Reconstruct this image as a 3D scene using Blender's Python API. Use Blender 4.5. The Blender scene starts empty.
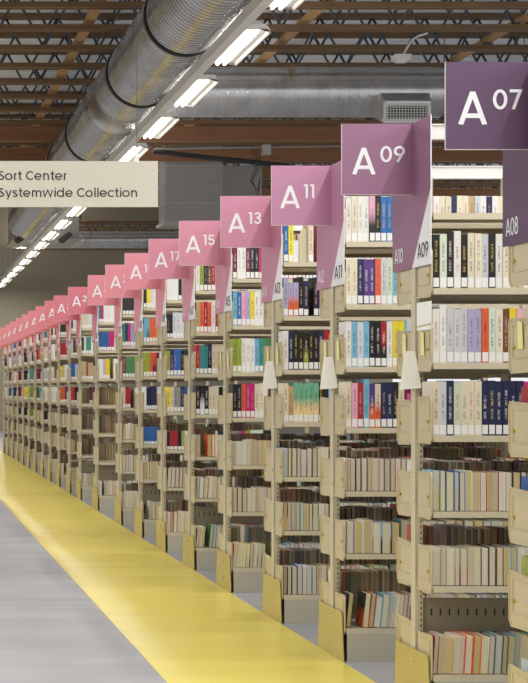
import bpy, math, random
from mathutils import Vector, Matrix
R = random.Random(11)
C = bpy.context.scene.collection
scn = bpy.context.scene
PI = math.pi

# ------------------------------------------------------------------ camera
F, X0, Y0, H = 1686.0, -101.5, 388.0, 1.4
cd = bpy.data.cameras.new('camera'); cam = bpy.data.objects.new('camera', cd); C.objects.link(cam)
cam.location = (0, 0, H); cam.rotation_euler = (PI/2, 0, 0)
cd.sensor_fit = 'HORIZONTAL'; cd.sensor_width = 36; cd.lens = 36*F/528
cd.shift_x = (264-X0)/528; cd.shift_y = (Y0-341.5)/528
cd.clip_end = 200
scn.camera = cam
scn.view_settings.view_transform = 'Standard'; scn.view_settings.look = 'None'
scn.view_settings.gamma = 1; scn.view_settings.use_curve_mapping = False
scn.view_settings.exposure = -0.3

# ------------------------------------------------------------------ materials
def lin(c):
    return tuple((v/12.92 if v <= .04045 else ((v+.055)/1.055)**2.4) for v in [x/255 for x in c[:3]])
MATS = {}
def mat(name, col, rough=.5, metal=0, emit=0, noise=0, nscale=8, bump=0, spec=.5):
    if name in MATS: return MATS[name]
    m = bpy.data.materials.new(name); m.use_nodes = True
    n = m.node_tree.nodes; l = m.node_tree.links; b = n['Principled BSDF']
    c = (*lin(col), 1)
    b.inputs['Base Color'].default_value = c
    b.inputs['Roughness'].default_value = rough; b.inputs['Metallic'].default_value = metal
    b.inputs['Specular IOR Level'].default_value = spec
    if emit:
        b.inputs['Emission Color'].default_value = c; b.inputs['Emission Strength'].default_value = emit
    if noise or bump:
        tc = n.new('ShaderNodeTexCoord'); nz = n.new('ShaderNodeTexNoise')
        nz.inputs['Scale'].default_value = nscale; nz.inputs['Detail'].default_value = 4
        l.new(tc.outputs['Object'], nz.inputs['Vector'])
        if noise:
            mx = n.new('ShaderNodeMix'); mx.data_type = 'RGBA'
            mx.inputs['A'].default_value = (*[max(0, v*(1-noise)) for v in c[:3]], 1)
            mx.inputs['B'].default_value = (*[min(1, v*(1+noise)) for v in c[:3]], 1)
            l.new(nz.outputs['Fac'], mx.inputs['Factor']); l.new(mx.outputs['Result'], b.inputs['Base Color'])
        if bump:
            bp = n.new('ShaderNodeBump'); bp.inputs['Strength'].default_value = bump; bp.inputs['Distance'].default_value = .01
            l.new(nz.outputs['Fac'], bp.inputs['Height']); l.new(bp.outputs['Normal'], b.inputs['Normal'])
    MATS[name] = m
    return m

steel = mat('beige_steel', (208, 198, 172), .42, noise=.05, nscale=6)
steel_plate = mat('tan_steel_plate', (202, 188, 154), .38, noise=.05, nscale=6)
kick = mat('grey_beige_steel', (190, 184, 168), .45)
backstop = mat('brown_beige_steel', (150, 140, 118), .5)
slotdark = mat('slot_dark', (45, 40, 32), .8)
brass = mat('brass_stud', (205, 180, 70), .3, .6)
screwm = mat('zinc_screw', (225, 225, 225), .25, .7)
white = mat('white_paint', (232, 232, 228), .45)
paper = mat('white_paper', (250, 249, 245), .7)
sticky = mat('yellow_note', (238, 232, 160), .7)
inkm = mat('black_ink', (28, 28, 30), .5)
signwhite = mat('sign_white', (236, 236, 240), .4)
cream_sign = mat('cream_sign', (206, 200, 184), .5)
lampm = mat('lamp_tube', (255, 250, 240), .4, emit=9)
housing = mat('white_fixture', (235, 232, 225), .4)
darkmetal = mat('dark_joist_steel', (92, 97, 106), .45, .3)
deckm = mat('roof_deck_grey', (236, 240, 244), .6)
pipe_black = mat('black_pipe', (30, 30, 32), .5)
conduitm = mat('grey_conduit', (150, 150, 145), .4, .5)
wallm = mat('taupe_wall', (158, 150, 130), .8, noise=.04, nscale=1.5)
greybox = mat('grey_duct_panel', (168, 164, 160), .55, 0, noise=.08, nscale=3)
galvdark = mat('dark_coupling', (60, 62, 64), .4, .7)
bookend_m = mat('tan_bookend', (150, 135, 95), .5)
bookend_w = mat('beige_bookend', (205, 195, 165), .5)

def wood(name, a, b_):
    m = bpy.data.materials.new(name); m.use_nodes = True
    n = m.node_tree.nodes; l = m.node_tree.links; b = n['Principled BSDF']; b.inputs['Roughness'].default_value = .6
    tc = n.new('ShaderNodeTexCoord'); mp = n.new('ShaderNodeMapping'); mp.inputs['Scale'].default_value = (.8, 12, 12)
    nz = n.new('ShaderNodeTexNoise'); nz.inputs['Scale'].default_value = 2.2; nz.inputs['Detail'].default_value = 6
    mx = n.new('ShaderNodeMix'); mx.data_type = 'RGBA'
    mx.inputs['A'].default_value = (*lin(a), 1); mx.inputs['B'].default_value = (*lin(b_), 1)
    l.new(tc.outputs['Object'], mp.inputs['Vector']); l.new(mp.outputs['Vector'], nz.inputs['Vector'])
    l.new(nz.outputs['Fac'], mx.inputs['Factor']); l.new(mx.outputs['Result'], b.inputs['Base Color'])
    return m
woodm = wood('joist_wood', (90, 68, 44), (146, 114, 78))
woodl = wood('light_wood', (165, 125, 80), (205, 165, 115))
woodred = wood('plank_wood', (128, 86, 58), (172, 124, 84))

def galvanized():
    m = bpy.data.materials.new('galvanized_steel'); m.use_nodes = True
    n = m.node_tree.nodes; l = m.node_tree.links; b = n['Principled BSDF']
    b.inputs['Metallic'].default_value = .9; b.inputs['Roughness'].default_value = .3
    tc = n.new('ShaderNodeTexCoord')
    nz = n.new('ShaderNodeTexNoise'); nz.inputs['Scale'].default_value = 4; nz.inputs['Detail'].default_value = 2
    cr = n.new('ShaderNodeValToRGB'); cr.color_ramp.elements[0].color = (.48, .48, .48, 1); cr.color_ramp.elements[1].color = (.62, .62, .61, 1)
    cr.color_ramp.elements[0].position = .3; cr.color_ramp.elements[1].position = .7
    mr = n.new('ShaderNodeMapRange'); mr.inputs['To Min'].default_value = .2; mr.inputs['To Max'].default_value = .3
    l.new(tc.outputs['Object'], nz.inputs['Vector']); l.new(nz.outputs['Fac'], cr.inputs['Fac']); l.new(cr.outputs['Color'], b.inputs['Base Color'])
    l.new(nz.outputs['Fac'], mr.inputs['Value']); l.new(mr.outputs['Result'], b.inputs['Roughness'])
    return m
galv = galvanized()

def floor_material():
    m = bpy.data.materials.new('polished_concrete'); m.use_nodes = True
    n = m.node_tree.nodes; l = m.node_tree.links; b = n['Principled BSDF']
    tc = n.new('ShaderNodeTexCoord')
    mp = n.new('ShaderNodeMapping'); mp.inputs['Scale'].default_value = (.5, 1.6, 1)
    nz = n.new('ShaderNodeTexNoise'); nz.inputs['Scale'].default_value = 1.3; nz.inputs['Detail'].default_value = 7; nz.inputs['Roughness'].default_value = .6
    cr = n.new('ShaderNodeValToRGB')
    cr.color_ramp.elements[0].position = .3; cr.color_ramp.elements[0].color = (*lin((146, 146, 149)), 1)
    cr.color_ramp.elements[1].position = .72; cr.color_ramp.elements[1].color = (*lin((170, 169, 172)), 1)
    l.new(tc.outputs['Object'], mp.inputs['Vector']); l.new(mp.outputs['Vector'], nz.inputs['Vector'])
    l.new(nz.outputs['Fac'], cr.inputs['Fac']); l.new(cr.outputs['Color'], b.inputs['Base Color'])
    b.inputs['Roughness'].default_value = .5; b.inputs['Specular IOR Level'].default_value = .36; b.inputs['Specular IOR Level'].default_value = .14
    return m
def yellow_material():
    m = bpy.data.materials.new('yellow_floor_coating'); m.use_nodes = True
    n = m.node_tree.nodes; l = m.node_tree.links; b = n['Principled BSDF']
    tc = n.new('ShaderNodeTexCoord')
    mp = n.new('ShaderNodeMapping'); mp.inputs['Scale'].default_value = (.6, 2.2, 1)
    nz = n.new('ShaderNodeTexNoise'); nz.inputs['Scale'].default_value = 1.6; nz.inputs['Detail'].default_value = 6
    cr = n.new('ShaderNodeValToRGB')
    cr.color_ramp.elements[0].position = .3; cr.color_ramp.elements[0].color = (*lin((222, 203, 82)), 1)
    cr.color_ramp.elements[1].position = .72; cr.color_ramp.elements[1].color = (*lin((236, 219, 106)), 1)
    l.new(tc.outputs['Object'], mp.inputs['Vector']); l.new(mp.outputs['Vector'], nz.inputs['Vector'])
    l.new(nz.outputs['Fac'], cr.inputs['Fac']); l.new(cr.outputs['Color'], b.inputs['Base Color'])
    b.inputs['Roughness'].default_value = .3
    return m

def attr_material():          # the many far books: colour belongs to each face
    m = bpy.data.materials.new('book_mix'); m.use_nodes = True
    n = m.node_tree.nodes; l = m.node_tree.links; b = n['Principled BSDF']
    at = n.new('ShaderNodeAttribute'); at.attribute_name = 'Col'
    l.new(at.outputs['Color'], b.inputs['Base Color']); b.inputs['Roughness'].default_value = .5
    return m
def cover_material():
    m = bpy.data.materials.new('book_cover'); m.use_nodes = True
    n = m.node_tree.nodes; l = m.node_tree.links; b = n['Principled BSDF']; b.inputs['Roughness'].default_value = .42
    oi = n.new('ShaderNodeObjectInfo')
    lo = n.new('ShaderNodeAttribute'); lo.attribute_type = 'OBJECT'; lo.attribute_name = 'lower_color'
    ik = n.new('ShaderNodeAttribute'); ik.attribute_type = 'OBJECT'; ik.attribute_name = 'ink_color'
    tc = n.new('ShaderNodeTexCoord'); sp = n.new('ShaderNodeSeparateXYZ'); l.new(tc.outputs['Generated'], sp.inputs[0])
    def M(op, a, b2=None, c=None):
        q = n.new('ShaderNodeMath'); q.operation = op
        for i, v in enumerate((a, b2, c)):
            if v is None: continue
            if isinstance(v, (int, float)): q.inputs[i].default_value = v
            else: l.new(v, q.inputs[i])
        return q.outputs[0]
    def mix(f, a, b2):
        q = n.new('ShaderNodeMix'); q.data_type = 'RGBA'
        l.new(f, q.inputs['Factor']); l.new(a, q.inputs['A']); l.new(b2, q.inputs['B']); return q.outputs['Result']
    mr = n.new('ShaderNodeMapRange'); mr.inputs['From Min'].default_value = .36; mr.inputs['From Max'].default_value = .62
    l.new(sp.outputs['Z'], mr.inputs['Value'])
    base = mix(mr.outputs['Result'], lo.outputs['Color'], oi.outputs['Color'])
    # lettering-like scribble down the middle of the spine
    cb = n.new('ShaderNodeCombineXYZ')
    rnd = M('MULTIPLY', oi.outputs['Random'], 40.0)
    l.new(M('ADD', M('MULTIPLY', sp.outputs['X'], 3.2), rnd), cb.inputs['X']); l.new(M('MULTIPLY', sp.outputs['Z'], 85), cb.inputs['Y']); l.new(rnd, cb.inputs['Z'])
    nz = n.new('ShaderNodeTexNoise'); nz.inputs['Scale'].default_value = 1.0; nz.inputs['Detail'].default_value = 1.5
    l.new(cb.outputs[0], nz.inputs['Vector'])
    txt = M('GREATER_THAN', nz.outputs['Fac'], .5)
    inx = M('LESS_THAN', M('ABSOLUTE', M('SUBTRACT', sp.outputs['X'], .5)),   .17)
    top = M('ADD', .72, M('MULTIPLY', oi.outputs['Random'], .18))
    zin = M('MULTIPLY', M('GREATER_THAN', sp.outputs['Z'], .3), M('LESS_THAN', sp.outputs['Z'], top))
    gap = M('GREATER_THAN', M('ABSOLUTE', M('SUBTRACT', sp.outputs['Z'], M('ADD', .46, M('MULTIPLY', oi.outputs['Random'], .1)))), .03)
    mask = M('MULTIPLY', M('MULTIPLY', txt, inx), M('MULTIPLY', M('MULTIPLY', zin, gap), M('LESS_THAN', sp.outputs['Y'], .03)))
    l.new(mix(M('MULTIPLY', mask, .62), base, ik.outputs['Color']), b.inputs['Base Color'])
    return m
def pages_material():
    m = bpy.data.materials.new('book_pages'); m.use_nodes = True
    n = m.node_tree.nodes; l = m.node_tree.links; b = n['Principled BSDF']; b.inputs['Roughness'].default_value = .85
    oi = n.new('ShaderNodeObjectInfo'); tc = n.new('ShaderNodeTexCoord')
    mp = n.new('ShaderNodeMapping'); mp.inputs['Scale'].default_value = (40, .5, .5)
    nz = n.new('ShaderNodeTexNoise'); nz.inputs['Scale'].default_value = 3; l.new(tc.outputs['Generated'], mp.inputs['Vector']); l.new(mp.outputs['Vector'], nz.inputs['Vector'])
    mr = n.new('ShaderNodeMapRange'); mr.inputs['To Min'].default_value = .8; mr.inputs['To Max'].default_value = 1.05
    l.new(nz.outputs['Fac'], mr.inputs['Value'])
    mx = n.new('ShaderNodeMix'); mx.data_type = 'RGBA'; mx.blend_type = 'MULTIPLY'; mx.inputs['Factor'].default_value = 1
    l.new(oi.outputs['Color'], mx.inputs['A']); l.new(mr.outputs['Result'], mx.inputs['B']); l.new(mx.outputs['Result'], b.inputs['Base Color'])
    return m
coverm, pagem, mixm = cover_material(), pages_material(), attr_material()
labelm = mat('call_number_label', (238, 238, 236), .6)

# ------------------------------------------------------------------ mesh builder
class MB:
    def __init__(s): s.v = []; s.f = []; s.m = []; s.sm = []
    def quad(s, pts, mi=0, smooth=False):
        k = len(s.v); s.v += [tuple(p) for p in pts]; s.f.append(tuple(range(k, k+len(pts)))); s.m.append(mi); s.sm.append(smooth)
    def hull8(s, P, mi=0):
        k = len(s.v); s.v += [tuple(p) for p in P]
        for q in ((0,3,2,1),(4,5,6,7),(0,1,5,4),(1,2,6,5),(2,3,7,6),(3,0,4,7)):
            s.f.append(tuple(k+i for i in q)); s.m.append(mi); s.sm.append(False)
    def box(s, x0, x1, y0, y1, z0, z1, mi=0):
        s.hull8([(x0,y0,z0),(x1,y0,z0),(x1,y1,z0),(x0,y1,z0),(x0,y0,z1),(x1,y0,z1),(x1,y1,z1),(x0,y1,z1)], mi)
    def bar(s, a, b, w, h=None, mi=0):
        a = Vector(a); b = Vector(b); d = (b-a).normalized(); h = h or w
        u = d.cross(Vector((0,0,1)));
        if u.length < 1e-4: u = Vector((1,0,0))
        u.normalize(); n = u.cross(d).normalized(); u = u*w/2; n = n*h/2
        s.hull8([a-u-n, a+u-n, a+u+n, a-u+n, b-u-n, b+u-n, b+u+n, b-u+n], mi)
    def tube(s, pts, r, seg=10, mi=0, cap=True):
        pts = [Vector(p) for p in pts]; k0 = len(s.v); rs = r if isinstance(r, (list, tuple)) else [r]*len(pts)
        ref = None
        for i, p in enumerate(pts):
            d = (pts[min(i+1, len(pts)-1)] - pts[max(i-1, 0)]).normalized()
            if ref is None:
                ref = d.cross(Vector((0,0,1)))
                if ref.length < .01: ref = d.cross(Vector((1,0,0)))
            ref = (ref - d*ref.dot(d)).normalized(); w = d.cross(ref)
            for j in range(seg):
                a = 2*PI*j/seg; s.v.append(tuple(p + (ref*math.cos(a)+w*math.sin(a))*rs[i]))
        for i in range(len(pts)-1):
            for j in range(seg):
                a = k0+i*seg+j; b = k0+i*seg+(j+1) % seg
                s.f.append((a, b, b+seg, a+seg)); s.m.append(mi); s.sm.append(True)
        if cap:
            for i0 in (0, len(pts)-1):
                s.f.append(tuple(k0+i0*seg+j for j in range(seg))); s.m.append(mi); s.sm.append(False)
    def prism(s, poly, x0, x1, mi=0, axis='x'):
        n_ = len(poly); k = len(s.v)
        for xx in (x0, x1):
            for a, b in poly:
                s.v.append((xx, a, b) if axis == 'x' else ((a, xx, b) if axis == 'y' else (a, b, xx)))
        s.f.append(tuple(k+i for i in range(n_))[::-1]); s.m.append(mi); s.sm.append(False)
        s.f.append(tuple(k+n_+i for i in range(n_))); s.m.append(mi); s.sm.append(False)
        for i in range(n_):
            j = (i+1) % n_; s.f.append((k+i, k+j, k+n_+j, k+n_+i)); s.m.append(mi); s.sm.append(False)
    def mesh(s, name, mats):
        me = bpy.data.meshes.new(name); me.from_pydata(s.v, [], s.f)
        for m in (mats if isinstance(mats, (list, tuple)) else [mats]): me.materials.append(m)
        me.polygons.foreach_set('material_index', s.m); me.polygons.foreach_set('use_smooth', s.sm)
        me.validate(); me.update()
        import bmesh
        bm = bmesh.new(); bm.from_mesh(me); bmesh.ops.recalc_face_normals(bm, faces=bm.faces); bm.to_mesh(me); bm.free()
        return me
    def obj(s, name, mats, parent=None, loc=(0,0,0)):
        return link(name, s.mesh(name, mats), parent, loc)
def link(name, me, parent=None, loc=(0,0,0), rot=None):
    o = bpy.data.objects.new(name, me); C.objects.link(o); o.location = loc
    if rot: o.rotation_euler = rot
    if parent: o.parent = parent
    return o
def tag(o, label, cat, group=None, kind=None):
    o['label'] = label; o['category'] = cat
    if group: o['group'] = group
    if kind: o['kind'] = kind
    return o
def thing(name, label, cat, loc=(0,0,0), group=None):
    return tag(link(name, None, None, loc), label, cat, group)
def struct(o): o['kind'] = 'structure'; return o

TXT = {}
def arc(cx, cy, rx, ry, a0, a1, n=14):
    return [(cx+rx*math.cos(math.radians(a0+(a1-a0)*i/n)), cy+ry*math.sin(math.radians(a0+(a1-a0)*i/n))) for i in range(n+1)]
# letter strokes, cap height 1: (advance, [polylines]); t is half the stroke
def glyph(ch, t):
    x = .77; r = .385-t; e = t
    g = {
     'A': (.80, [[(.02+t, 0), (.40, 1)], [(.78-t, 0), (.40, 1)], [(.17, .27), (.63, .27)]]),
     '0': (.72, [arc(.34, .5, .32-t, .5-t, 0, 360, 28)]),
     '1': (.40, [[(.02, 1-t), (.28, 1-t)], [(.28-t, 1), (.28-t, 0)]]),
     '2': (.62, [arc(.29, .71, .27-t, .29-t, 172, -38, 14)+[(.05, t), (.58, t)]]),
     '3': (.62, [arc(.28, .735, .25-t, .265-t, 165, -90, 14), arc(.28, .285, .28-t, .285-t, 90, -168, 14), [(.2, .53), (.3, .53)]]),
     '4': (.70, [[(.5-t, 0), (.5-t, 1)], [(.5-t, .98), (.05, .27)], [(.02, .25), (.64, .25)]]),
     '5': (.64, [[(.54, 1-t), (.14, 1-t), (.10, .5)], arc(.29, .32, .29-t, .32-t, 142, -160, 16)]),
     '6': (.66, [arc(.32, .31, .31-t, .31-t, 0, 360, 24), [(.42, 1), (.06+t, .42)]]),
     '7': (.60, [[(.02, 1-t), (.56-t, 1-t), (.18, 0)]]),
     '8': (.64, [arc(.31, .74, .26-t, .26-t, 0, 360, 24), arc(.31, .29, .3-t, .29-t, 0, 360, 24)]),
     '9': (.66, [arc(.32, .69, .31-t, .31-t, 0, 360, 24), [(.22, 0), (.58-t, .58)]]),
     'S': (.66, [arc(.31, .755, .26-t*.8, .245-t, 30, 270, 14)+arc(.31, .27, .28-t*.8, .27-t, 90, -150, 14)]),
     'C': (.84, [arc(.45, .5, .45-t, .5-t, 42, 318, 22)]),
     'o': (.83, [arc(.385, .385, r, r, 0, 360, 24)]), 'c': (.72, [arc(.385, .385, r, r, 45, 315, 20)]),
     'e': (.82, [[(t, .36), (.76-t, .36)], arc(.385, .385, r, r, -2, 0, 2)+arc(.385, .385, r, r, 0, 322, 22)]),
     'r': (.46, [[(.08+t, 0), (.08+t, x)], arc(.36, .45, .28-t, .32-t, 180, 95, 8)]),
     't': (.46, [[(.2, 1.0), (.2, .2)]+arc(.33, .18, .13, .18-t, 180, 270, 5)+[(.42, t)], [(.02, x-t), (.42, x-t)]]),
     'n': (.80, [[(.08+t, 0), (.08+t, x)], arc(.38, .44, .3-t, .33-t, 180, 0, 12)+[(.68-t, 0)]]),
     'm': (1.13, [[(.08+t, 0), (.08+t, x)], arc(.345, .46, .265-t, .31-t, 180, 0, 12)+[(.61-t, 0)], arc(.845-t, .46, .265-t*.6, .31-t, 180, 0, 12)+[(1.11-2*t+t*.4, 0)]]),
     'i': (.30, [[(.15, 0), (.15, x)], [(.15, .92), (.15, 1.05)]]), 'l': (.30, [[(.15, 0), (.15, 1.05)]]),
     'd': (.88, [arc(.385, .385, r, r, 0, 360, 24), [(.76-t, 0), (.76-t, 1.05)]]),
     'w': (1.14, [[(.02+t, x), (.27, t*.6), (.56, x), (.85, t*.6), (1.10-t, x)]]),
     'y': (.74, [[(.02+t, x), (.36, .04)], [(.70-t, x), (.25, -.28)]]),
     's': (.62, [arc(.29, .575, .23-t*.6, .195-t, 25, 270, 12)+arc(.29, .205, .25-t*.6, .205-t, 90, -155, 12)]),
     ' ': (.36, []),
    }
    return g[ch]
def ribbon(b_, P, hw, th, closed=False):
    P = [Vector((p[0], p[1])) for p in P]
    Q = [P[0]]
    for p in P[1:]:
        if (p-Q[-1]).length > 1e-4: Q.append(p)
    P = Q; n_ = len(P); closed = (P[0]-P[-1]).length < 1e-3 and n_ > 4
    if closed: P = P[:-1]; n_ -= 1
    L = []
    for i in range(n_):
        a = P[i-1] if (i or closed) else None; c = P[(i+1) % n_] if (i < n_-1 or closed) else None
        d1 = (P[i]-a).normalized() if a is not None else None; d2 = (c-P[i]).normalized() if c is not None else None
        d = (d1 or d2) if (d1 is None or d2 is None) else (d1+d2)
        if d.length < 1e-3: d = d1
        d = d.normalized(); nn = Vector((-d.y, d.x)); k_ = 1
        if d1 is not None and d2 is not None: k_ = 1/max(.45, nn.dot(Vector((-d1.y, d1.x))))
        L.append((P[i]+nn*hw*k_, P[i]-nn*hw*k_))
    k0 = len(b_.v)
    for a, c in L:
        for q in (a, c):
            b_.v.append((q.x, 0, q.y)); b_.v.append((q.x, -th, q.y))
    m_ = n_ if closed else n_-1
    for i in range(m_):
        p = k0+4*i; q = k0+4*((i+1) % n_)
        for f in ((p+1, q+1, q+3, p+3), (p, p+2, q+2, q), (p, q, q+1, p+1), (p+2, p+3, q+3, q+2)):
            b_.f.append(f); b_.m.append(0); b_.sm.append(False)
    if not closed:
        for p in (k0, k0+4*(n_-1)):
            b_.f.append((p, p+1, p+3, p+2)); b_.m.append(0); b_.sm.append(False)
def text_mesh(s, cap, bold, m, extrude=.0012):
    key = (s, cap, bold, m.name)
    if key in TXT: return TXT[key]
    b_ = MB(); x = 0
    for ch in s:
        adv, st = glyph(ch, bold)
        for n_, P in enumerate(st): ribbon(b_, [(x+p[0], p[1]) for p in P], bold, extrude/cap*(1-.12*n_))
        if ch == 'A': x += .0
        x += adv*1.04
    if s[0] in 'A01234567': b_.v = [(vx, vy, min(1.0, max(0.0, vz))) for vx, vy, vz in b_.v]
    b_.v = [(vx*cap, vy*cap, vz*cap) for vx, vy, vz in b_.v]
    me = b_.mesh('lettering', m); w = max(v.co.x for v in me.vertices)
    TXT[key] = (me, w); return TXT[key]

# ------------------------------------------------------------------ setting
ZC = [6.05, 7.464, 8.87, 10.27, 11.79, 13.22, 14.62, 15.99, 17.47, 19.5, 21.3, 22.6, 24.1, 25.5, 26.8, 28.2, 29.6, 31, 32.4, 33.8, 35.2, 36.6]
XE = 2.276
WALL = 54.6
b = MB(); b.box(-9, 16, -6, WALL+.2, -.1, 0); struct(b.obj('floor', floor_material()))
b = MB(); b.box(1.276, 2.268, -6, WALL-.01, 0.0, .0015); struct(b.obj('trim_1', yellow_material()))
b = MB(); b.box(-9, 16, WALL, WALL+.2, 0, 6.8); struct(b.obj('wall_back', wallm))
b = MB(); b.box(-9.2, -9, -6, WALL+.2, 0, 6.8); struct(b.obj('wall_left', wallm))
DECK = H+4.39+.75
b = MB(); ny = 0
y = -6
while y < WALL:                                  # ribbed steel deck
    b.box(-9, 16, y, y+.16, DECK+.0, DECK+.02); b.box(-9, 16, y+.16, y+.2, DECK+.04, DECK+.06)
    b.box(-9, 16, y+.155, y+.165, DECK, DECK+.06); b.box(-9, 16, y+.195, y+.205, DECK, DECK+.06); y += .2
struct(b.obj('ceiling', deckm))
# open web joists
JY0, JD, CH = 8.52, 1.22, H+4.39
def joist(yy, label):
    t = thing('roof_joist', label, 'joist', (0, yy, CH), 'open-web roof joists')
    c = MB(); c.box(-9, 16, -.075, -.022, 0, .065); c.box(-9, 16, .022, .075, 0, .065); c.obj('bottom_chord', woodm, t)
    c = MB(); c.box(-9, 16, -.075, -.022, .68, .745); c.box(-9, 16, .022, .075, .68, .745); c.obj('top_chord', woodm, t)
    c = MB(); x = -9 + R.random()*.3; up = 0; p = .36
    while x < 16-p:
        c.tube([(x, 0, .04+.66*up), (x+p, 0, .04+.66*(1-up))], .018, 6); x += p; up = 1-up
    c.obj('steel_web', darkmetal, t)
jn = 0
jl = []
yy = JY0
while yy < WALL-.3:
    jn += 1
    jl.append(yy); joist(yy, 'wood and steel open-web joist crossing the whole roof')
    yy += JD
for X, nm in ((-5.6, 'left of the big duct over the aisle'), (-2.95, 'over the grey floor'), (-.3, 'far left'), (2.35, 'left of the big round duct'), (5.0, 'right of the big round duct'), (7.65, 'above the purple A07 sign'), (10.3, 'farthest right')):
    if X < 2: continue
    c = MB(); c.box(X-.06, X+.06, 7.5, WALL-.05, CH+.1, CH+.15)
    tag(c.obj('bridging_beam', woodl), 'pale wooden bridging beam running along the roof, %s' % nm, 'beam', 'long bridging beams')
# plank beam at far end
for yb, nm in ((28.2, 'nearest of the four'), (30.7, 'second of the four'), (33.3, 'third of the four'), (37, 'farthest of the four')):
    c = MB(); c.box(-9, 16, yb, yb+.09, CH-.26, CH-.005)
    tag(c.obj('timber_beam', woodred), 'reddish timber beam crossing under the far roof joists, %s' % nm, 'beam', 'timber cross beams')

# ------------------------------------------------------------------ round ducts
DX, DZ, DR = 2.85, H+3.70, .40
def ribbed(b_, axis, c0, p0, p1, rad, pitch, rise, seg=56):
    pts = []; rs = []; s_ = p0
    while s_ < p1:
        for q, r_ in ((0, rad), (.02, rad), (.80, rad), (.82, rad), (.88, rad+rise), (.92, rad+rise), (.98, rad)):
            pts.append(s_+q*pitch); rs.append(r_)
        s_ += pitch
    P = [((c0[0], p, c0[1]) if axis == 'y' else (p, c0[0], c0[1])) for p in pts]
    b_.tube(P, rs, seg)
t = thing('main_duct', 'big round ribbed metal duct running down the aisle ceiling', 'duct', (DX, 8, DZ))
b = MB(); ribbed(b, 'y', (0, 0), 0, 29.5, DR, .105, .010); b.obj('duct_body', galv, t)
b = MB()
for q, wdt in ((11.7, .07), (13.7+.0, .05)): pass
for i, yy in enumerate((10.9, 13.8, 16.7, 19.75, 24.6, 27.6, 30.6)):
    b = MB(); ringp = [(0, yy-8-.04, 0), (0, yy-8+.04, 0)]
    b.tube(ringp, DR+.022, 56); b.obj('coupling_ring', galvdark, t)
b = MB(); b.tube([(0, 20.9-8, 0), (0, 20.92-8, 0), (0, 21.85-8, 0), (0, 21.9-8, 0)], [DR+.02, DR+.012, DR+.012, DR+.03], 56); b.obj('smooth_sleeve', galv, t)
for yy in (12, 16, 22.9, 28):
    b = MB(); b.tube([(0, yy-8, DR), (0, yy-8, CH-DZ+.1)], .006, 6); b.obj('hanger_rod', darkmetal, t)
t = thing('cross_duct', 'round spiral metal duct crossing behind the signs to the right', 'duct', (DX, 21.1, DZ))
b = MB(); ribbed(b, 'x', (0, 0), DR-.05, 4.1, .313, .125, .005); ribbed(b, 'x', (0, 0), 5.1, 12, .313, .125, .005); b.obj('duct_body', galv, t)
b = MB(); b.tube([(4.1, 0, 0), (5.1, 0, 0)], .316, 56); b.obj('smooth_sleeve', galv, t)
for xx in (3.98, 4.98, 7.4):
    b = MB(); b.tube([(xx-.03, 0, 0), (xx+.03, 0, 0)], .34, 56); b.obj('coupling_ring', galvdark, t)
    b = MB(); b.tube([(xx, 0, .33), (xx, 0, CH-DZ+.1)], .006, 6); b.obj('hanger_rod', darkmetal, t)
# side boot with the register: register centre at px (407,113)
def at(px, py, Y): return ((px-X0)*Y/F, Y, H+(Y0-py)*Y/F)
YR = 20.55
x0r, _, z1r = at(383, 103, YR); x1r, _, z0r = at(430, 122, YR)
tx, tz = DX, DZ
b = MB()
bk = [at(378, 88, 20.95), at(428, 88, 20.95), at(428, 118, 20.95), at(368, 112, 20.95)]
fr = [at(385, 101, YR), at(431, 101, YR), at(431, 123, YR+.02), at(383, 123, YR+.02)]
rel = lambda p: (p[0]-DX, p[1]-21.1, p[2]-DZ)
b.hull8([rel(bk[3]), rel(bk[2]), rel(fr[2]), rel(fr[3]), rel(bk[0]), rel(bk[1]), rel(fr[1]), rel(fr[0])])
b.obj('side_boot', galv, t)
b = MB()
xx0, xx1, zz0, zz1, yy_ = x0r-DX, x1r-DX, z0r-DZ, z1r-DZ, YR-21.1-.03
fw = .035
b.box(xx0, xx1, yy_, yy_+.03, zz0, zz0+fw); b.box(xx0, xx1, yy_, yy_+.03, zz1-fw, zz1)
b.box(xx0, xx0+fw, yy_, yy_+.03, zz0+fw, zz1-fw); b.box(xx1-fw, xx1, yy_, yy_+.03, zz0+fw, zz1-fw)
for i in range(14):
    xq = xx0+fw+(xx1-xx0-2*fw)*(i+.5)/14; b.box(xq-.004, xq+.004, yy_+.008, yy_+.02, zz0+fw, zz1-fw)
for i in range(5):
    zq = zz0+fw+(zz1-zz0-2*fw)*(i+.5)/5; b.box(xx0+fw, xx1-fw, yy_+.012, yy_+.024, zq-.004, zq+.004)
rg = b.obj('register_grille', white, t)
b = MB(); b.box(xx0+fw, xx1-fw, yy_+.026, yy_+.03, zz0+fw, zz1-fw); b.obj('duct_opening', slotdark, rg)
# far cross duct
t = thing('far_cross_duct', 'thin round metal duct crossing far away in front of the taupe wall', 'duct', (0, 43, H+3.78))
b = MB(); ribbed(b, 'x', (0, 0), 2.6, 14, .22, .3, .012, 32); b.obj('duct_body', galv, t)
for xx in (3.2, 5.6, 8, 10.4, 12.8):
    b = MB(); b.tube([(xx, 0, .2), (xx, 0, .75)], .008, 6); b.obj('hanger_rod', darkmetal, t)

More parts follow.
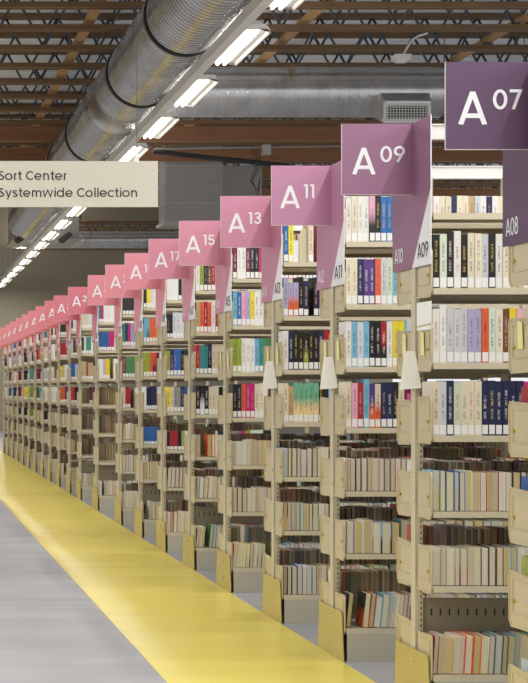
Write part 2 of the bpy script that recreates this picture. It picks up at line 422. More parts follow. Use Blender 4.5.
# rectangular duct boxes
def panel_box(name, label, x0, x1, y0, y1, z0, z1, seams, parts=True):
    t = thing(name, label, 'duct box', (x0, y0, z0))
    b = MB(); b.box(0, x1-x0, 0, y1-y0, 0, z1-z0); b.obj('sheet_metal_body', greybox, t)
    b = MB()
    for s_ in seams: b.box(-.012, x1-x0+.012, -.012, y1-y0+.012, s_-.012, s_+.012)
    b.obj('standing_seam', mat('seam_steel', (190, 190, 188), .35, .5), t)
    b = MB(); w = .04
    b.box(-w, x1-x0+w, -w, y1-y0+w, -.05, 0); b.obj('bottom_flange', mat('flange_steel', (175, 172, 165), .4, .3), t)
    for xx in (.1, x1-x0-.1):
        b = MB(); b.tube([(xx, .2, z1-z0), (xx, .2, CH+.02-z0)], .008, 6); b.obj('hanger_rod', darkmetal, t)
    return t
a0 = at(165, 222, 31); a1 = at(222, 143, 31)
panel_box('duct_box', 'large grey sheet-metal duct box with level seams behind the A15 sign', a0[0], a1[0], 31, 31.75, a0[2], a1[2], (.36, .70, 1.04))
a0 = at(223, 226, 32.4); a1 = at(262, 166, 32.4)
panel_box('duct_box', 'smaller grey sheet-metal box behind the A13 sign', a0[0], a1[0], 32.4, 33, a0[2], a1[2], (.45,))
a0 = at(14, 240, 37.5); a1 = at(79, 150, 37.5)
t = panel_box('duct_box', 'big grey sheet-metal box the round duct drops into, left side', a0[0], a1[0], 37.5, 39.5, a0[2]+.06, a1[2], (1.0,))
for px in (22, 66):
    p = at(px, 240, 37.2); b = MB(); b.bar((p[0]-a0[0]-.12, -.3, -.12), (p[0]-a0[0]+.1, -.15, .06), .12, .1); b.obj('bracket', mat('brown_bracket', (85, 70, 58), .6), t)
p = at(80, 220, 24); q = at(163, 207, 24)
# beige soffit behind the hanging sign
b = MB(); p0 = at(83, 220, 36); p1 = at(163, 165, 36)
b.box(p0[0], p1[0], 36, 36.12, p0[2], p1[2])
tag(b.obj('beige_bulkhead', mat('beige_bulkhead_paint', (128, 118, 98), .8)), 'flat beige hanging bulkhead just behind the cream sign', 'bulkhead')

b = MB(); p0 = at(-12, 252, 40.5); p1 = at(12, 204, 40.5)
b.box(p0[0], p1[0], 40.5, 40.62, p0[2], CH+.0)
tag(b.obj('beige_bulkhead', wallm), 'tall taupe hanging bulkhead at the left edge beside the grey duct box', 'bulkhead')
# pipes, conduit and box
def pipe(name, label, cat, pts, r, m, px=True):
    b = MB(); P = [Vector(at(*p)) if px else Vector(p) for p in pts]; c = P[0].copy()
    b.tube([tuple(v-c) for v in P], r, 8); o = b.obj(name, m, None, tuple(c)); tag(o, label, cat); return o
pipe('black_cable', 'thick black cable sagging across behind the A13 and A11 signs', 'cable', [(153, 151, 23), (185, 155, 23), (222, 159, 23), (262, 163, 23), (300, 168, 23), (352, 166, 23)], .035, pipe_black)
pipe('grey_conduit', 'straight grey conduit above the black cable', 'conduit', [(154, 149, 22.6), (345, 146, 22.6)], .013, conduitm)
p = at(266, 150, 22.4); b = MB(); b.box(-.05, .05, -.04, .05, -.06, .06); b.box(-.055, .055, -.05, -.04, -.065, .065)
tag(b.obj('junction_box', mat('box_grey', (170, 168, 160), .4), None, p), 'small grey junction box on the straight conduit', 'junction box')
t = thing('ceiling_box_light', 'small white ceiling device with a flexible cable over the A09 sign', 'ceiling device', at(401, 58, 19))  # ceiling box light on a flexible cable
b = MB(); b.box(-.09, .09, -.09, .09, -.03, .03); b.box(-.05, .05, -.05, .05, -.05, -.03); b.obj('device_body', white, t)
b = MB(); b.tube([(.02, 0, .03), (.06, 0, .1), (.12, 0, .2), (.2, 0, .25), (.3, 0, .28)], .012, 8); b.obj('flexible_cable', mat('white_cable', (215, 215, 215), .5), t)
t = thing('data_cable_loop', 'thin dark looped wires hanging above the A13 sign', 'cable', at(250, 168, 26.5))
for k in range(3):
    b = MB(); b.tube([(.05*k, 0, .35), (.1+.04*k, 0, .05), (.0+.02*k, 0, -.2), (.12, 0, -.36-.05*k), (.16, 0, -.15)], .006, 6)
    b.obj('wire', pipe_black, t)

# ------------------------------------------------------------------ lamps
def light(name, loc, sx, sy, power, col=(1, .985, .955)):
    L = bpy.data.lights.new(name, 'AREA'); L.shape = 'RECTANGLE'; L.size = sx; L.size_y = sy; L.energy = power; L.color = col
    o = bpy.data.objects.new(name, L); C.objects.link(o); o.location = loc; return o
LH = H+3.2
LP = 62
rail_m = housing
ln = 0
me_body = me_diff = None
def fixture(X, y0, label, pw=LP):
    global me_body, me_diff
    if me_body is None:
        b = MB()
        b.prism([(0, 0), (.235, -.0), (.245, -.03), (.235, -.028), (.20, .05), (.03, .05), (0, .02)], 0, 1.55, axis='y')
        b.prism([(0, .02), (.235, .0), (.20, .05), (.03, .05)], -.012, 0, axis='y')
        me_body = b.mesh('fixture_housing', housing)
        b = MB(); b.tube([(.055, .015, -.012), (.055, 1.535, -.012)], .016, 12); b.tube([(.125, .015, -.012), (.125, 1.535, -.012)], .016, 12); me_diff = b.mesh('lamp_diffuser', lampm)
    t = thing('strip_light', label, 'ceiling light', (X, y0, LH), 'fluorescent strip lights over the aisle')
    link('fixture_housing', me_body, t); link('lamp_diffuser', me_diff, t)
    light('lamp_light', (X+.09, y0+.775, LH-.03), .07, 1.52, pw)
    u = light('ceiling_fill', (X+.117, y0+.775, LH+.07), .1, 1.5, 20 if X == 3.08 else 9); u.rotation_euler = (PI, 0, 0)  # upward fill added above each fixture to brighten the ceiling
for i in range(-8, 17):
    y0 = 15.05+2.44*i
    if y0 > WALL-1.7: break
    if i >= 0: lb = 'fluorescent strip light over the aisle, %s along the rail from the near end' % ['first','second','third','fourth','fifth','sixth','seventh','eighth','ninth','tenth','eleventh','twelfth','thirteenth','fourteenth','fifteenth','sixteenth','seventeenth'][i]
    else: lb = 'fluorescent strip light over the aisle nearer than the photographed ones'
    fixture(3.08, y0, lb)
t = thing('light_rail', 'long white rail carrying the strip lights over the aisle', 'rail', (2.98, -5, LH-.03))
b = MB(); b.box(0, .095, 0, WALL+4.9, 0, .1); b.obj('rail_channel', rail_m, t)
for i in range(24):
    b = MB(); b.tube([(.05, .5+2.44*i, .1), (.05, .5+2.44*i, CH-LH+.05)], .004, 6); b.obj('suspension_wire', darkmetal, t)
# unseen rows of strip lights, added to fill the hall with light
for X, ys in ((-2.2, range(-2, 44, 5)), (-6.0, range(-2, 44, 5)), (7.2, range(-5, 12, 3)), (11, range(-5, 10, 4))):
    for y0 in ys:
        fixture(X, y0, 'added fluorescent strip light in an unseen row beside the main aisle', 110 if X < 0 else 105)

# hanging sign
t = thing('hanging_sign', 'cream hanging sign reading Sort Center Systemwide Collection', 'sign', at(-24, 207, 10))
sw, sh = (158+24)*10/F, (207-161)*10/F
b = MB(); b.box(0, sw, 0, .012, 0, sh); b.obj('sign_board', cream_sign, t)
k = 10/F
for s_, px, py in (('Sort Center', -1.5, 180), ('Systemwide Collection', -1.5, 197)):
    me, w = text_mesh(s_, 8.9*k, .066, inkm); o = link('lettering', me, t, ((px+24)*k, -.0005, (207-py)*k))
    want = (66.5 if s_[1] == 'o' else 137-0)*k+1.5*k; o.scale.x = want/w
for px in (-3, 137):
    b = MB(); x = (px+24)*k; b.box(x-.012, x+.012, -.004, .016, sh-.012, sh+.045); b.tube([(x, .006, sh+.04), (x, .006, sh+.05)], .0035, 6)
    b.obj('hanger', white, t)
    b = MB(); b.tube([(x, .006, sh+.04), (x, .006, CH-at(0, 207, 10)[2])], .0014, 6); b.obj('hanging_wire', darkmetal, t)

# ------------------------------------------------------------------ shelving
LEVF = [2.148, 1.827, 1.507, 1.195, .87, .55, .17]
LEVB = [2.13, 1.81, 1.49, 1.18, .86, .55, .20]
SX0, SW = 2.312, .90
LIP = .026
post = MB(); post.box(0, .034, -.03, .03, 0, 2.56); me_post = None
def post_material():
    m = mat('slotted_steel_post', (208, 198, 172), .42)
    n = m.node_tree.nodes; l = m.node_tree.links; b = n['Principled BSDF']
    tc = n.new('ShaderNodeTexCoord'); sp = n.new('ShaderNodeSeparateXYZ'); l.new(tc.outputs['Object'], sp.inputs[0])
    def M(op, a, b2):
        q = n.new('ShaderNodeMath'); q.operation = op
        for i, v in enumerate((a, b2)):
            if isinstance(v, (int, float)): q.inputs[i].default_value = v
            else: l.new(v, q.inputs[i])
        return q.outputs[0]
    fz = M('FRACT', M('MULTIPLY', sp.outputs['Z'], 39.0), 0)
    hole = M('MULTIPLY', M('GREATER_THAN', fz, .45), M('LESS_THAN', M('ABSOLUTE', M('SUBTRACT', sp.outputs['X'], .026), 0), .003))
    hole = M('MULTIPLY', hole, M('GREATER_THAN', sp.outputs['Z'], .3))
    mx = n.new('ShaderNodeMix'); mx.data_type = 'RGBA'; mx.inputs['A'].default_value = (*lin((208, 198, 172)), 1); mx.inputs['B'].default_value = (*lin((95, 86, 68)), 1)
    l.new(hole, mx.inputs['Factor']); l.new(mx.outputs['Result'], b.inputs['Base Color'])
    return m
me_post = post.mesh('upright_post', post_material())
b = MB(); b.box(.002, .028, 0, .018, 0, .018); 
# shelf: board with rolled front lip (front side version faces -Y; origin at centre plane)
def shelf_mesh(sg):
    b = MB(); y0, y1 = sorted((sg*.035, sg*.244))
    b.box(-.022, SW-.028, y0, y1, -.004, 0)
    yf = sg*.247; ya, yb_ = sorted((yf, yf-sg*.004)); b.box(-.022, SW-.028, ya, yb_, -LIP, .001)
    ya, yb_ = sorted((yf-sg*.004, yf-sg*.018)); b.box(-.022, SW-.028, ya, yb_, -LIP, -LIP+.003)
    ya, yb_ = sorted((sg*.035, sg*.039)); b.box(-.022, SW-.028, ya, yb_, -LIP+.006, .012)
    return b.mesh('shelf', steel)
me_shelf = {s_: shelf_mesh(s_) for s_ in (-1, 1)}
def bracket_mesh(sg):
    b = MB()
    def P(y, z): return (sg*y, z)
    o = [P(.05, -.03), P(.225, -.034), P(.246, -.012), P(.250, .15), P(.240, .168), P(.05, .162)]
    b.prism(o, 0, .003)
    # raised rim, lower flange and pressed panel
    def rim(a, c, w=.006, t_=.006): b.bar((-.002, sg*a[0], a[1]), (-.002, sg*c[0], c[1]), t_, w)
    rim((.05, .162), (.240, .168)); rim((.246, -.012), (.250, .15)); rim((.05, -.03), (.225, -.034)); rim((.24, .168), (.25, .15)); rim((.225, -.034), (.246, -.012))
    rim((.075, .02), (.215, .02), .004, .003); rim((.075, .14), (.215, .143), .004, .003); rim((.215, .02), (.215, .143), .004, .003)
    return b.mesh('shelf_bracket', steel_plate)
me_br = {s_: bracket_mesh(s_) for s_ in (-1, 1)}
def stud_mesh(sg):
    b = MB(); b.tube([(-.006, sg*.2, .06), (.0, sg*.2, .06)], .007, 8)
    return b.mesh('bracket_stud', brass)
me_stud = {s_: stud_mesh(s_) for s_ in (-1, 1)}
def plate_mesh():
    b = MB()
    b.prism([(-.262, 0), (.262, 0), (.235, .25), (-.225, .25)], 0, .004)
    b.box(-.004, 0, -.262, .262, 0, .012)
    b.box(-.003, 0, -.222, .235, .243, .252)
    return b.mesh('end_plate', steel_plate)
me_plate = plate_mesh()
me_plate.materials[0] = mat('end_plate_floor_tint', (192, 174, 104), .3, .2, spec=.6)  # tan plate with the yellow floor's reflection put into its colour
b = MB()
b.tube([(-.005, -.01, 0), (0, -.01, 0)], .0075, 8)
me_screw = b.mesh('screw', screwm)
b = MB(); b.box(-.018, SW-.028, -.25, -.246, 0, .17-LIP); me_kick = b.mesh('kick_plate', kick)
b = MB(); b.box(0, SW-.006, -.012, .012, .3, .47); me_back = b.mesh('back_rail', backstop)
b = MB()
for i in range(22): b.box(.04+.04*i, .046+.04*i, -.0135, .0135, .395, .425)
me_slots = b.mesh('rail_slot', slotdark)
b = MB(); b.box(0, SW, -.02, .02, 2.50, 2.565); b.box(0, SW, -.03, .03, 2.56, 2.565); me_top = b.mesh('top_rail', white)
b = MB(); b.box(0, .003, -.25, -.035, 0, 0.0); 
ORD = ['first', 'second', 'third', 'fourth', 'fifth', 'sixth', 'seventh', 'eighth', 'ninth', 'tenth', 'eleventh', 'twelfth', 'thirteenth', 'fourteenth', 'fifteenth', 'sixteenth', 'seventeenth', 'eighteenth', 'nineteenth', 'twentieth', 'twenty-first', 'twenty-second', 'twenty-third', 'twenty-fourth', 'twenty-fifth', 'twenty-sixth', 'twenty-seventh', 'twenty-eighth', 'twenty-ninth', 'thirtieth']
def ordn(i): return ORD[min(i, 29)]
SN = ['A%02d' % (7+2*k) for k in range(len(ZC))]
def nsec(k): return 2 if k < 5 else 1
for k, zc in enumerate(ZC):
    t = thing('shelving_range', 'beige double-sided steel shelving range behind the %s sign' % SN[k], 'shelving', (SX0, zc, 0), 'steel shelving ranges along the aisle')
    ns = nsec(k)
    for s in range(ns+1): link('upright_post', me_post, t, (s*SW-.034, 0, 0))
    link('end_plate', me_plate, t, (-.040, 0, 0)); [link('screw', me_screw, t, (-.040, 0, z_)) for z_ in (.2, .075)]; [link('screw', me_screw, t, (-.034, 0, z_)) for z_ in (.9, 1.39)]
    for s in range(ns):
        link('kick_plate', me_kick, t, (s*SW, 0, 0)); link('kick_plate', me_kick, t, (s*SW, .496, 0)); link('top_rail', me_top, t, (s*SW-.02, 0, 0))
        r_ = k in (1, 5, 7, 9, 10) and link('back_rail', me_back, t, (s*SW, 0, 0)); r_ and link('rail_slot', me_slots, r_)
        for sg, lev in ((-1, LEVF), (1, LEVB)):
            for li, z in enumerate(lev):
                if k == 1 and sg == 1 and li in (6,): pass
                sh = link('shelf', me_shelf[sg], t, (s*SW, 0, z))
                if li < 6 or True:
                    br = link('shelf_bracket', me_br[sg], sh, (-.028, 0, 0))
                    if s == 0 and k < 6: link('bracket_stud', me_stud[sg], sh, (-.030, 0, 0)) 
                    link('shelf_bracket', me_br[sg], sh, (SW-.031, 0, 0))

# ------------------------------------------------------------------ range signs
SCOL = [(92, 64, 94), (148, 104, 134), (188, 132, 164), (202, 136, 162), (208, 140, 162), (213, 140, 160), (222, 142, 156), (224, 144, 156), (224, 142, 154), (212, 120, 138), (215, 122, 138), (224, 130, 140), (226, 134, 144), (228, 138, 146), (228, 140, 146), (230, 142, 148), (230, 144, 150), (230, 145, 150), (230, 145, 150), (230, 145, 150), (230, 145, 150), (230, 145, 150)]
SNAME = ['dark purple', 'plum', 'mauve pink', 'mauve pink', 'pink', 'pink', 'rose pink', 'rose pink', 'rose pink', 'deep coral pink', 'deep coral pink'] + ['coral pink']*11
FS = .313
PB, PT = 1.93, 2.57
for k, zc in enumerate(ZC):
    t = thing('range_sign', '%s folded end sign lettered %s %s on the shelving end' % (SNAME[k], 'A', SN[k][1:]), 'sign', (XE, zc, PB), 'folded pink and purple range signs')
    pm = mat('sign_paint_'+SN[k], SCOL[k], .55)
    fz0 = 2.57-FS+.0-PB
    b = MB(); b.box(-FS, -.002, -.0015, .0015, fz0, fz0+FS); b.obj('flag_panel', pm, t)
    b = MB(); b.box(-FS-.003, -FS, -.002, .002, fz0-.003, fz0+FS); b.box(-FS, -.002, -.002, .002, fz0-.003, fz0); b.obj('flag_edge', mat('grey_edge', (190, 186, 186), .4), t)
    b = MB(); b.box(-.0015, .0015, -.257, .298, 0, PT-PB); b.obj('end_panel', pm, t)
    b = MB(); b.box(-.002, .002, -.260, -.257, 0, PT-PB)
    b.prism([(0, 0), (-.257, 0), (-.257, .323)], -.0025, -.0016); b.obj('white_corner', signwhite, t)
    me, w = text_mesh('A', .12, .068, signwhite); o = link('lettering', me, t, (-FS+.132*FS, -.002, fz0+.279*FS)); 
    o.scale.x = .107/w
    me, w = text_mesh(SN[k][1:], .072, .072, signwhite); o = link('lettering', me, t, (-FS+.535*FS, -.002, fz0+.454*FS)); o.scale.x = 1.12
    even = 'A%02d' % (8+2*k)
    me, w = text_mesh(even, .066, .055, signwhite)
    o = link('lettering', me, t, (-.002, .262, .036), (0, 0, -PI/2)); o.scale.x = .125/w
    me, w = text_mesh(SN[k], .066, .055, inkm)
    o = link('lettering', me, t, (-.003, -.08, .036), (0, 0, -PI/2)); o.scale.x = .15/w

# ------------------------------------------------------------------ books
PAL = {'black': (30, 28, 32), 'navy': (32, 40, 78), 'white': (232, 230, 226), 'cream': (226, 216, 192), 'grey': (150, 150, 155), 'red': (168, 34, 40), 'orange': (222, 100, 56),
       'yellow': (232, 214, 50), 'teal': (60, 140, 140), 'blue': (44, 104, 168), 'sky blue': (120, 180, 212), 'purple': (84, 54, 128), 'lavender': (176, 172, 206), 'pink': (232, 170, 196),
       'magenta': (200, 40, 120), 'green': (70, 130, 80), 'olive': (150, 165, 60), 'maroon': (120, 30, 66), 'brown': (112, 70, 44), 'pale green': (205, 218, 196), 'tan': (196, 168, 124), 'pale grey': (205, 208, 214)}
INKL = {'black': (220, 215, 205), 'navy': (214, 190, 70)}
rb = random.Random(5)
def ink_for(col, name):
    lum = .3*col[0]+.59*col[1]+.11*col[2]
    if lum < 110: return rb.choice([(235, 232, 225), (235, 232, 225), (225, 195, 80), (210, 170, 160)])
    return rb.choice([(50, 48, 55), (50, 48, 55), (120, 60, 90), (60, 80, 130), (170, 60, 60)])
MIXNAMES = ['black']*5+['navy']*4+['white']*6+['cream']*4+['grey', 'red', 'red', 'orange', 'yellow', 'teal', 'blue', 'blue', 'sky blue', 'purple', 'lavender', 'pink', 'magenta', 'green', 'olive', 'maroon', 'maroon', 'brown', 'pale green', 'tan', 'pale grey', 'pale grey']
W, CR, BK, NV = 'white', 'cream', 'black', 'navy'
SPEC = {
 (1, 0): [],
 (1, 1): [BK, 'pale green', ('black', .24), (W, .245), BK, CR, CR, 'pale grey', BK, W, CR, W, 'tan', W, 'sky blue'],
 (1, 2): [W, ('white', .25), 'pale grey', 'pale grey', 'pale grey', 'lavender', 'lavender', 'orange', 'pale green', 'cream', 'brown', 'yellow', 'pink', 'pale grey', W],
 (1, 3): [CR, 'pale grey', NV, 'pale green', CR, CR, CR, NV, NV, NV, NV, NV, NV, 'magenta', W],
 (2, 0): [('white', .225), CR, 'white', 'white', ('pink|b', .235), BK, 'blue', 'blue', 'yellow', NV, W, CR, 'pale grey', W, 'pink', W, CR, CR, NV, CR, CR, 'tan', 'pale grey', W, NV, W, CR, W],
 (2, 1): [CR, CR, NV, 'purple', 'purple', 'orange', 'pale grey', 'pale green', 'sky blue', 'blue', W, BK],
 (2, 2): [W, 'sky blue', 'pale grey', 'sky blue', BK, BK, ('red|b', .23), W, ('yellow', .235), ('yellow', .235), 'sky blue', 'purple'],
 (2, 3): [CR, 'pink', 'red', ('sky blue', .25), ('purple|o', .225), ('cream|o', .225), 'navy', 'navy', BK, CR, 'maroon', 'maroon', 'blue'],
 (3, 0): ['blue', ('yellow', .22), ('white', .13), None, None, CR, None, 'red', ('white', .11)],
 (3, 1): ['lavender', ('lavender|o', .2), ('lavender|o', .2), BK, ('navy', .21), None, BK, 'purple', NV],
 (3, 2): [W, NV, BK, BK, ('black|g', .22), BK, BK, 'navy', 'red', 'red', 'orange', BK],
 (3, 3): [CR, ('tan', .215), 'G', 'G', 'G', 'G', 'G', BK, BK, BK, BK, NV],
 (4, 0): ['maroon', W, W, 'maroon', 'black', 'black', 'magenta', BK, NV, BK, 'grey'],
 (4, 1): ['sky blue', 'blue', 'pink', 'lavender', 'yellow', W, W, W, 'pale grey', W],
 (4, 2): ['olive', 'olive', W, W, W, 'sky blue', 'teal', 'green', 'green', 'magenta', 'red'],
 (4, 3): [BK, NV, 'orange', 'magenta', 'magenta', CR, CR, W, 'brown', 'red', BK],
 (5, 0): [W, 'olive', BK, 'brown', 'red', 'cream', 'tan', 'yellow'],
 (5, 1): ['tan', 'orange', 'red', 'orange', W, 'red', 'red', W],
}
LOW = {'b': 'black', 'o': 'orange', 'g': 'olive'}
def jitter(c, a=14):
    d = rb.uniform(-a, a); return tuple(max(0, min(255, v+d+rb.uniform(-a/3, a/3))) for v in c)
books = []          # dict: M (matrix pieces), dims, colours
def gen_shelf(k, zc, sg, li, z, sec):
    mode = 'spine' if li < 4 else 'fore'
    if k >= 6 and li == 4 and rb.random() < .4: mode = 'spine'
    if sg == 1: mode = 'fore'
    xa = SX0+sec*SW-.020 + (.03 if sg == 1 else 0); xb = SX0+(sec+1)*SW-.03
    spec = SPEC.get((k, li)) if sg == -1 and sec == 0 else None
    if spec == [] : return
    if k == 1 and li == 0: return
    if k == 0 and sg == -1: pass
    if k == 1 and sg == 1 and li in (6,) and sec == 0: xb = xa+.04
    if k == 2 and sg == 1 and li == 4: pass
    fill = 1.0
    if spec is None:
        if sg == 1 and rb.random() < .12: fill = rb.uniform(.2, .6)
        if k >= 9 and rb.random() < .18: fill = rb.uniform(0, .5)
        if k in (9, 10) and sg == -1 and li in (3, 4, 5): fill = 0
    lean = 0
    if li >= 4 and sg == -1 and rb.random() < .45: lean = rb.uniform(.02, .12)
    if (k, li) == (1, 6): lean = .06
    if k == 1 and li == 4: lean = 0
    base_h = rb.uniform(.155, .17) if li >= 4 else rb.uniform(.205, .225)
    if k == 2 and li == 5: base_h = .165
    if sg == 1: base_h = rb.uniform(.2, .225)
    x = xa + (base_h*math.sin(lean) if False else 0)
    i = 0; n_in_series = 0; cur = None; idx = 0
    x_end = xa+(xb-xa)*fill
    while x < x_end:
        h = base_h*rb.uniform(.93, 1.05) if rb.random() < .5 else base_h
        w = rb.uniform(.023, .033); d = rb.uniform(.135, .155); lower = None
        if spec is not None and i < len(spec):
            s_ = spec[i]; i += 1
            if s_ is None: x += .03; continue
            if isinstance(s_, tuple): s_, h = s_
            w = .0292; h = s_h if (s_h := (h if isinstance(spec[i-1], tuple) else None)) else .233+rb.uniform(-.004, .004)
            if s_ == 'G': nm, c, lower = 'pale green', (120, 185, 150), (238, 214, 160)
            else:
                if '|' in s_: s_, q = s_.split('|'); lower = PAL[LOW[q]]
                nm = s_; c = jitter(PAL[nm], 6)
        else:
            if n_in_series <= 0:
                nm = rb.choice(MIXNAMES); cur = jitter(PAL[nm]); n_in_series = rb.choice([1, 1, 1, 2, 2, 3, 4]); hs = h; ws = w
            n_in_series -= 1; c = cur; h = hs; w = ws
            if li >= 4 and sg == -1: w = rb.uniform(.02, .036) if not (k == 2 and li == 5) else rb.uniform(.042, .05)
            if rb.random() < .2 and nm not in ('white', 'cream'): lower = jitter(PAL[rb.choice(MIXNAMES)])
        if spec is None and rb.random() < .02: x += rb.uniform(.02, .06); continue
        pg = (rb.uniform(214, 236),)*1; pb = pg[0]; pages = (pb, pb*.965, pb*rb.uniform(.80, .92))
        if rb.random() < .22: pages = (pb*.93, pb*.84, pb*rb.uniform(.58, .68))
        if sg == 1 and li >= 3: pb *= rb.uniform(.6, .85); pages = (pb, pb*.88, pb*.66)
        if li >= 4 and sg == -1 and mode == 'fore' and rb.random() < .6: c = jitter(PAL[rb.choice(['white', 'cream', 'pale grey', 'cream', 'white', 'sky blue', 'red', 'black', 'black'])]); nm = None
        th = lean
        wp = w/math.cos(th)
        if x+wp+h*math.sin(th) > xb: break
        # y: front books begin just behind the lip
        if sg == -1: yf = zc-.247+.012+rb.uniform(0, .006); flip = (mode == 'fore')
        else: yf = zc+.055+rb.uniform(0, .03); flip = (mode == 'fore')
        if sg == 1: yf = zc+.235-d; 
        books.append(dict(k=k, sg=sg, li=li, sec=sec, x=x, w=w, d=d, h=h, z=z+.0012, y=yf, th=th, flip=flip, c=c, low=lower or c, ink=ink_for(c, nm), pg=pages, nm=nm, mode=mode, idx=idx))
        idx += 1
        x += wp+.0008
for k, zc in enumerate(ZC):
    for sg, lev in ((-1, LEVF), (1, LEVB)):
        for li, z in enumerate(lev):
            if k == 0 and sg == -1: continue         # its front face is outside the frame
            for sec in range(nsec(k)): gen_shelf(k, zc, sg, li, z, sec)
def bmatrix(q):   # local frame: x 0..w, y 0..d (0 = side facing the viewer), z 0..h
    M_ = Matrix.Translation((q['x'], q['y'], q['z']))
    if q['th']:
        M_ = M_ @ Matrix.Translation((q['w'], 0, 0)) @ Matrix.Rotation(q['th'], 4, 'Y') @ Matrix.Translation((-q['w'], 0, 0))
    return M_
SP, BD = .03, .075
def unit_boxes(flip, simple=False):
    # (x0,x1,y0,y1,z0,z1,kind) in unit cube, y=0 viewer side. flip -> fore edge to the viewer
    o = [(0, BD, 0, 1, 0, 1, 'c'), (1-BD, 1, 0, 1, 0, 1, 'c'), (BD, 1-BD, 0, SP, 0, 1, 'c'), (BD, 1-BD, SP, .965, .012, .985, 'p')]
    if flip: o = [(a, b_, 1-d_, 1-c_, e, f_, kd) for a, b_, c_, d_, e, f_, kd in o]
    return o
FACES = ((0,3,2,1),(4,5,6,7),(0,1,5,4),(1,2,6,5),(2,3,7,6),(3,0,4,7))
def build_stuff(lst, name):
    V = []; Fc = []; col = []; owner = []
    for bi, q in lst:
        M_ = bmatrix(q); w, d, h = q['w'], q['d'], q['h']
        bx = unit_boxes(q['flip'])
        if q['sg'] == -1 and q['mode'] == 'spine': bx = bx + [(.08, .92, -.004, 0, .025, .195, 'l')]
        for a, b_, c_, d_, e, f_, kd in bx:
            n_ = len(V)
            for X, Y, Z in ((a, c_, e), (b_, c_, e), (b_, d_, e), (a, d_, e), (a, c_, f_), (b_, c_, f_), (b_, d_, f_), (a, d_, f_)):
                V.append(tuple(M_ @ Vector((X*w, Y*d, Z*h))))
            cc = q['c'] if kd == 'c' else (q['pg'] if kd == 'p' else (238, 238, 236)); cc = (*lin(cc), 1)
            for ff in FACES: Fc.append(tuple(n_+i for i in ff)); col.append(cc); owner.append(bi)
    me = bpy.data.meshes.new(name); me.from_pydata(V, [], Fc); me.materials.append(mixm)
    at_ = me.attributes.new('Col', 'FLOAT_COLOR', 'FACE'); at_.data.foreach_set('color', [v for c in col for v in c])
    me.update()
    return me, owner
allb = list(enumerate(books))
me, owner = build_stuff(allb, 'book'); probe = link('book', me)
bpy.context.view_layer.update()
dg = bpy.context.evaluated_depsgraph_get()
cnt = {}
org = Vector((0, 0, H))
for py in range(190, 683, 2):
    for px in range(0, 528, 2):
        d = Vector(((px+1-X0)/F, 1, (Y0-py-1)/F)).normalized()
        hit, loc, nrm, fi, ob, _m = scn.ray_cast(dg, org, d)
        if hit and ob.name == probe.name: bi = owner[fi]; cnt[bi] = cnt.get(bi, 0)+1
best = sorted(cnt, key=lambda i: -cnt[i])[:300]
print('books', len(books), 'visible', len(cnt), 'cut', cnt[best[-1]])
bpy.data.objects.remove(probe); bpy.data.meshes.remove(me)
chosen = set(best)
me, owner = build_stuff([(i, q) for i, q in allb if i not in chosen], 'books')
tag(link('books', me), 'all the smaller books filling the farther and hidden shelves of the ranges', 'books', None, 'stuff')
# unit templates for the individual books
def unit_mesh(kinds, flip, m, name):
    b = MB()
    for a, b_, c_, d_, e, f_, kd in unit_boxes(flip):
        if kd == kinds: b.box(a, b_, c_, d_, e, f_)
    return b.mesh(name, m)
TPL = {fl: (unit_mesh('c', fl, coverm, 'cover'), unit_mesh('p', fl, pagem, 'page_block')) for fl in (False, True)}
b = MB(); b.box(.08, .92, -.004, 0, .025, .195); me_lab = b.mesh('spine_label', labelm)
FACE = {1: 'A09', 2: 'A11', 3: 'A13', 4: 'A15', 5: 'A17', 6: 'A19'}
SHN = ['top', 'second', 'third', 'fourth', 'fifth', 'sixth', 'bottom']
for i in sorted(best):
    q = books[i]; k = q['k']
    M_ = bmatrix(q)
    o = link('book', None); o.matrix_world = M_ @ Matrix.Diagonal((q['w'], q['d'], q['h'], 1))
    side = '' if q['sg'] == -1 else 'rear '
    if q['mode'] == 'spine' and q['sg'] == -1: look = '%s book spine' % (q['nm'] or 'pale')
    elif q['sg'] == -1: look = '%s book, page edges out' % ('cream' if q['pg'][2] > 170 else 'yellowed')
    else: look = '%s book at the back' % ('thick' if q['w'] > .028 else 'slim')
    bay = '' if q['sec'] == 0 else ' in far bay'
    lab = '%s, %s from left%s, %s %sshelf of %s range' % (look, ordn(q['idx']), bay, SHN[q['li']], side, SN[k])
    tag(o, lab, 'book', 'books on the %s shelf of the %s range' % (SHN[q['li']], SN[k]))
    cv = link('cover', TPL[q['flip']][0], o); cv.color = (*lin(q['c']), 1)
    cv['lower_color'] = list(lin(q['low'])); cv['ink_color'] = list(lin(q['ink']))
    pg = link('page_block', TPL[q['flip']][1], o); pg.color = (*lin(q['pg']), 1)
    if q['sg'] == -1 and q['mode'] == 'spine': link('spine_label', me_lab, o)

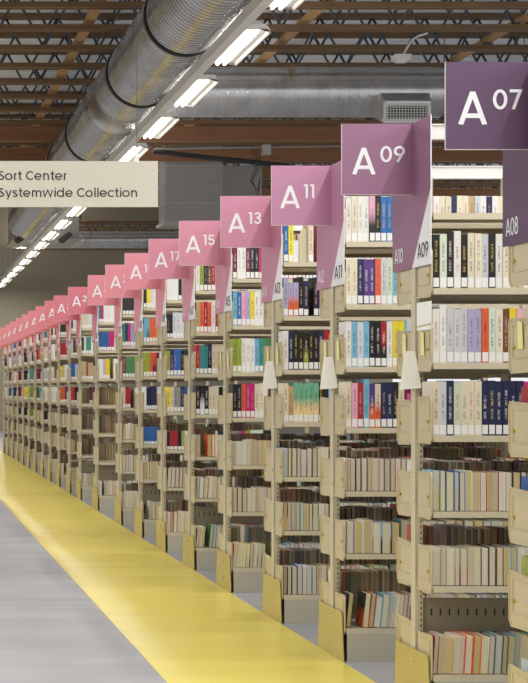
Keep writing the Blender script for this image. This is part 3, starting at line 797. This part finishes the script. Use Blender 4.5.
# ------------------------------------------------------------------ small things on the shelves
for k in (0, 1, 2, 3, 4):
    zc = ZC[k]
    for sg, nm in ((-1, 'near'), (1, 'far')):
        if k == 0 and sg == -1: continue
        b = MB(); b.prism([(-.05, 0), (.0, .004), (.005, .105), (-.04, .10)], -.0012, 0)
        o = b.obj('sticky_note', sticky, None, (SX0-.0335, zc+sg*.13+.02, 1.507+.035))
        tag(o, 'pale yellow sticky note on the %s bracket half of the %s range end' % (nm, SN[k]), 'sticky note', 'sticky notes on shelf brackets')
for k in (1, 2, 3):
    b = MB(); b.prism([(-.022, .17), (.022, .17), (.045, -.0), (-.048, .008)], -.001, 0)
    b.v = [(x - (.17-z)*.12, y, z) for x, y, z in b.v]
    o = b.obj('paper_tag', paper, None, (SX0-.043, ZC[k]-.01, 1.385))
    o.rotation_euler = (0, 0, .0)
    # turned to face the aisle corner
    o.rotation_euler = (0, 0, math.radians(78))
    o.location = (2.25, ZC[k]-.045, 1.392)
    tag(o, 'white paper tag taped to the end post of the %s range' % SN[k], 'paper tag', 'paper tags on end posts')
b = MB(); b.box(-.001, .001, -.1, .1, 0, .122)
tag(b.obj('paper_notice', paper, None, (SX0-.029, ZC[1]-.14, 1.652)), 'white paper notice standing above the left bracket of the second A09 shelf', 'notice')
# bookends on the A13 top shelf and in the A09 bottom bay
def bookend(X, Y, Z, w, h, m, label, grp=None):
    b = MB(); b.prism([(-w/2, 0), (w/2, 0), (w/2, h*.8), (w*.25, h), (-w*.25, h), (-w/2, h*.8)], 0, .002, axis='y'); b.box(-w/2, w/2, 0, .1, 0, .002)
    tag(b.obj('bookend', m, None, (X, Y, Z)), label, 'bookend', grp)
zt = 2.148+.001
xq = SX0+.11
b = MB()
bookend((478-X0)*7.6/F, 7.6, .2012, .045, .21, bookend_m, 'tan steel bookend low behind the bottom books of the A09 range')
xpos = lambda px, Y: (px-X0)*Y/F
bookend(xpos(304, 10.05), 10.06, 2.1492, .05, .20, bookend_w, 'left beige bookend standing on the top A13 shelf', None)
b = None

# ------------------------------------------------------------------ world
w = bpy.data.worlds.new('world'); scn.world = w; w.use_nodes = True
w.node_tree.nodes['Background'].inputs[0].default_value = (.95, .97, 1, 1); w.node_tree.nodes['Background'].inputs[1].default_value = 1.15
try:
    scn.cycles.max_bounces = 8; scn.cycles.sample_clamp_indirect = 4; scn.cycles.use_light_tree = True
except Exception: pass
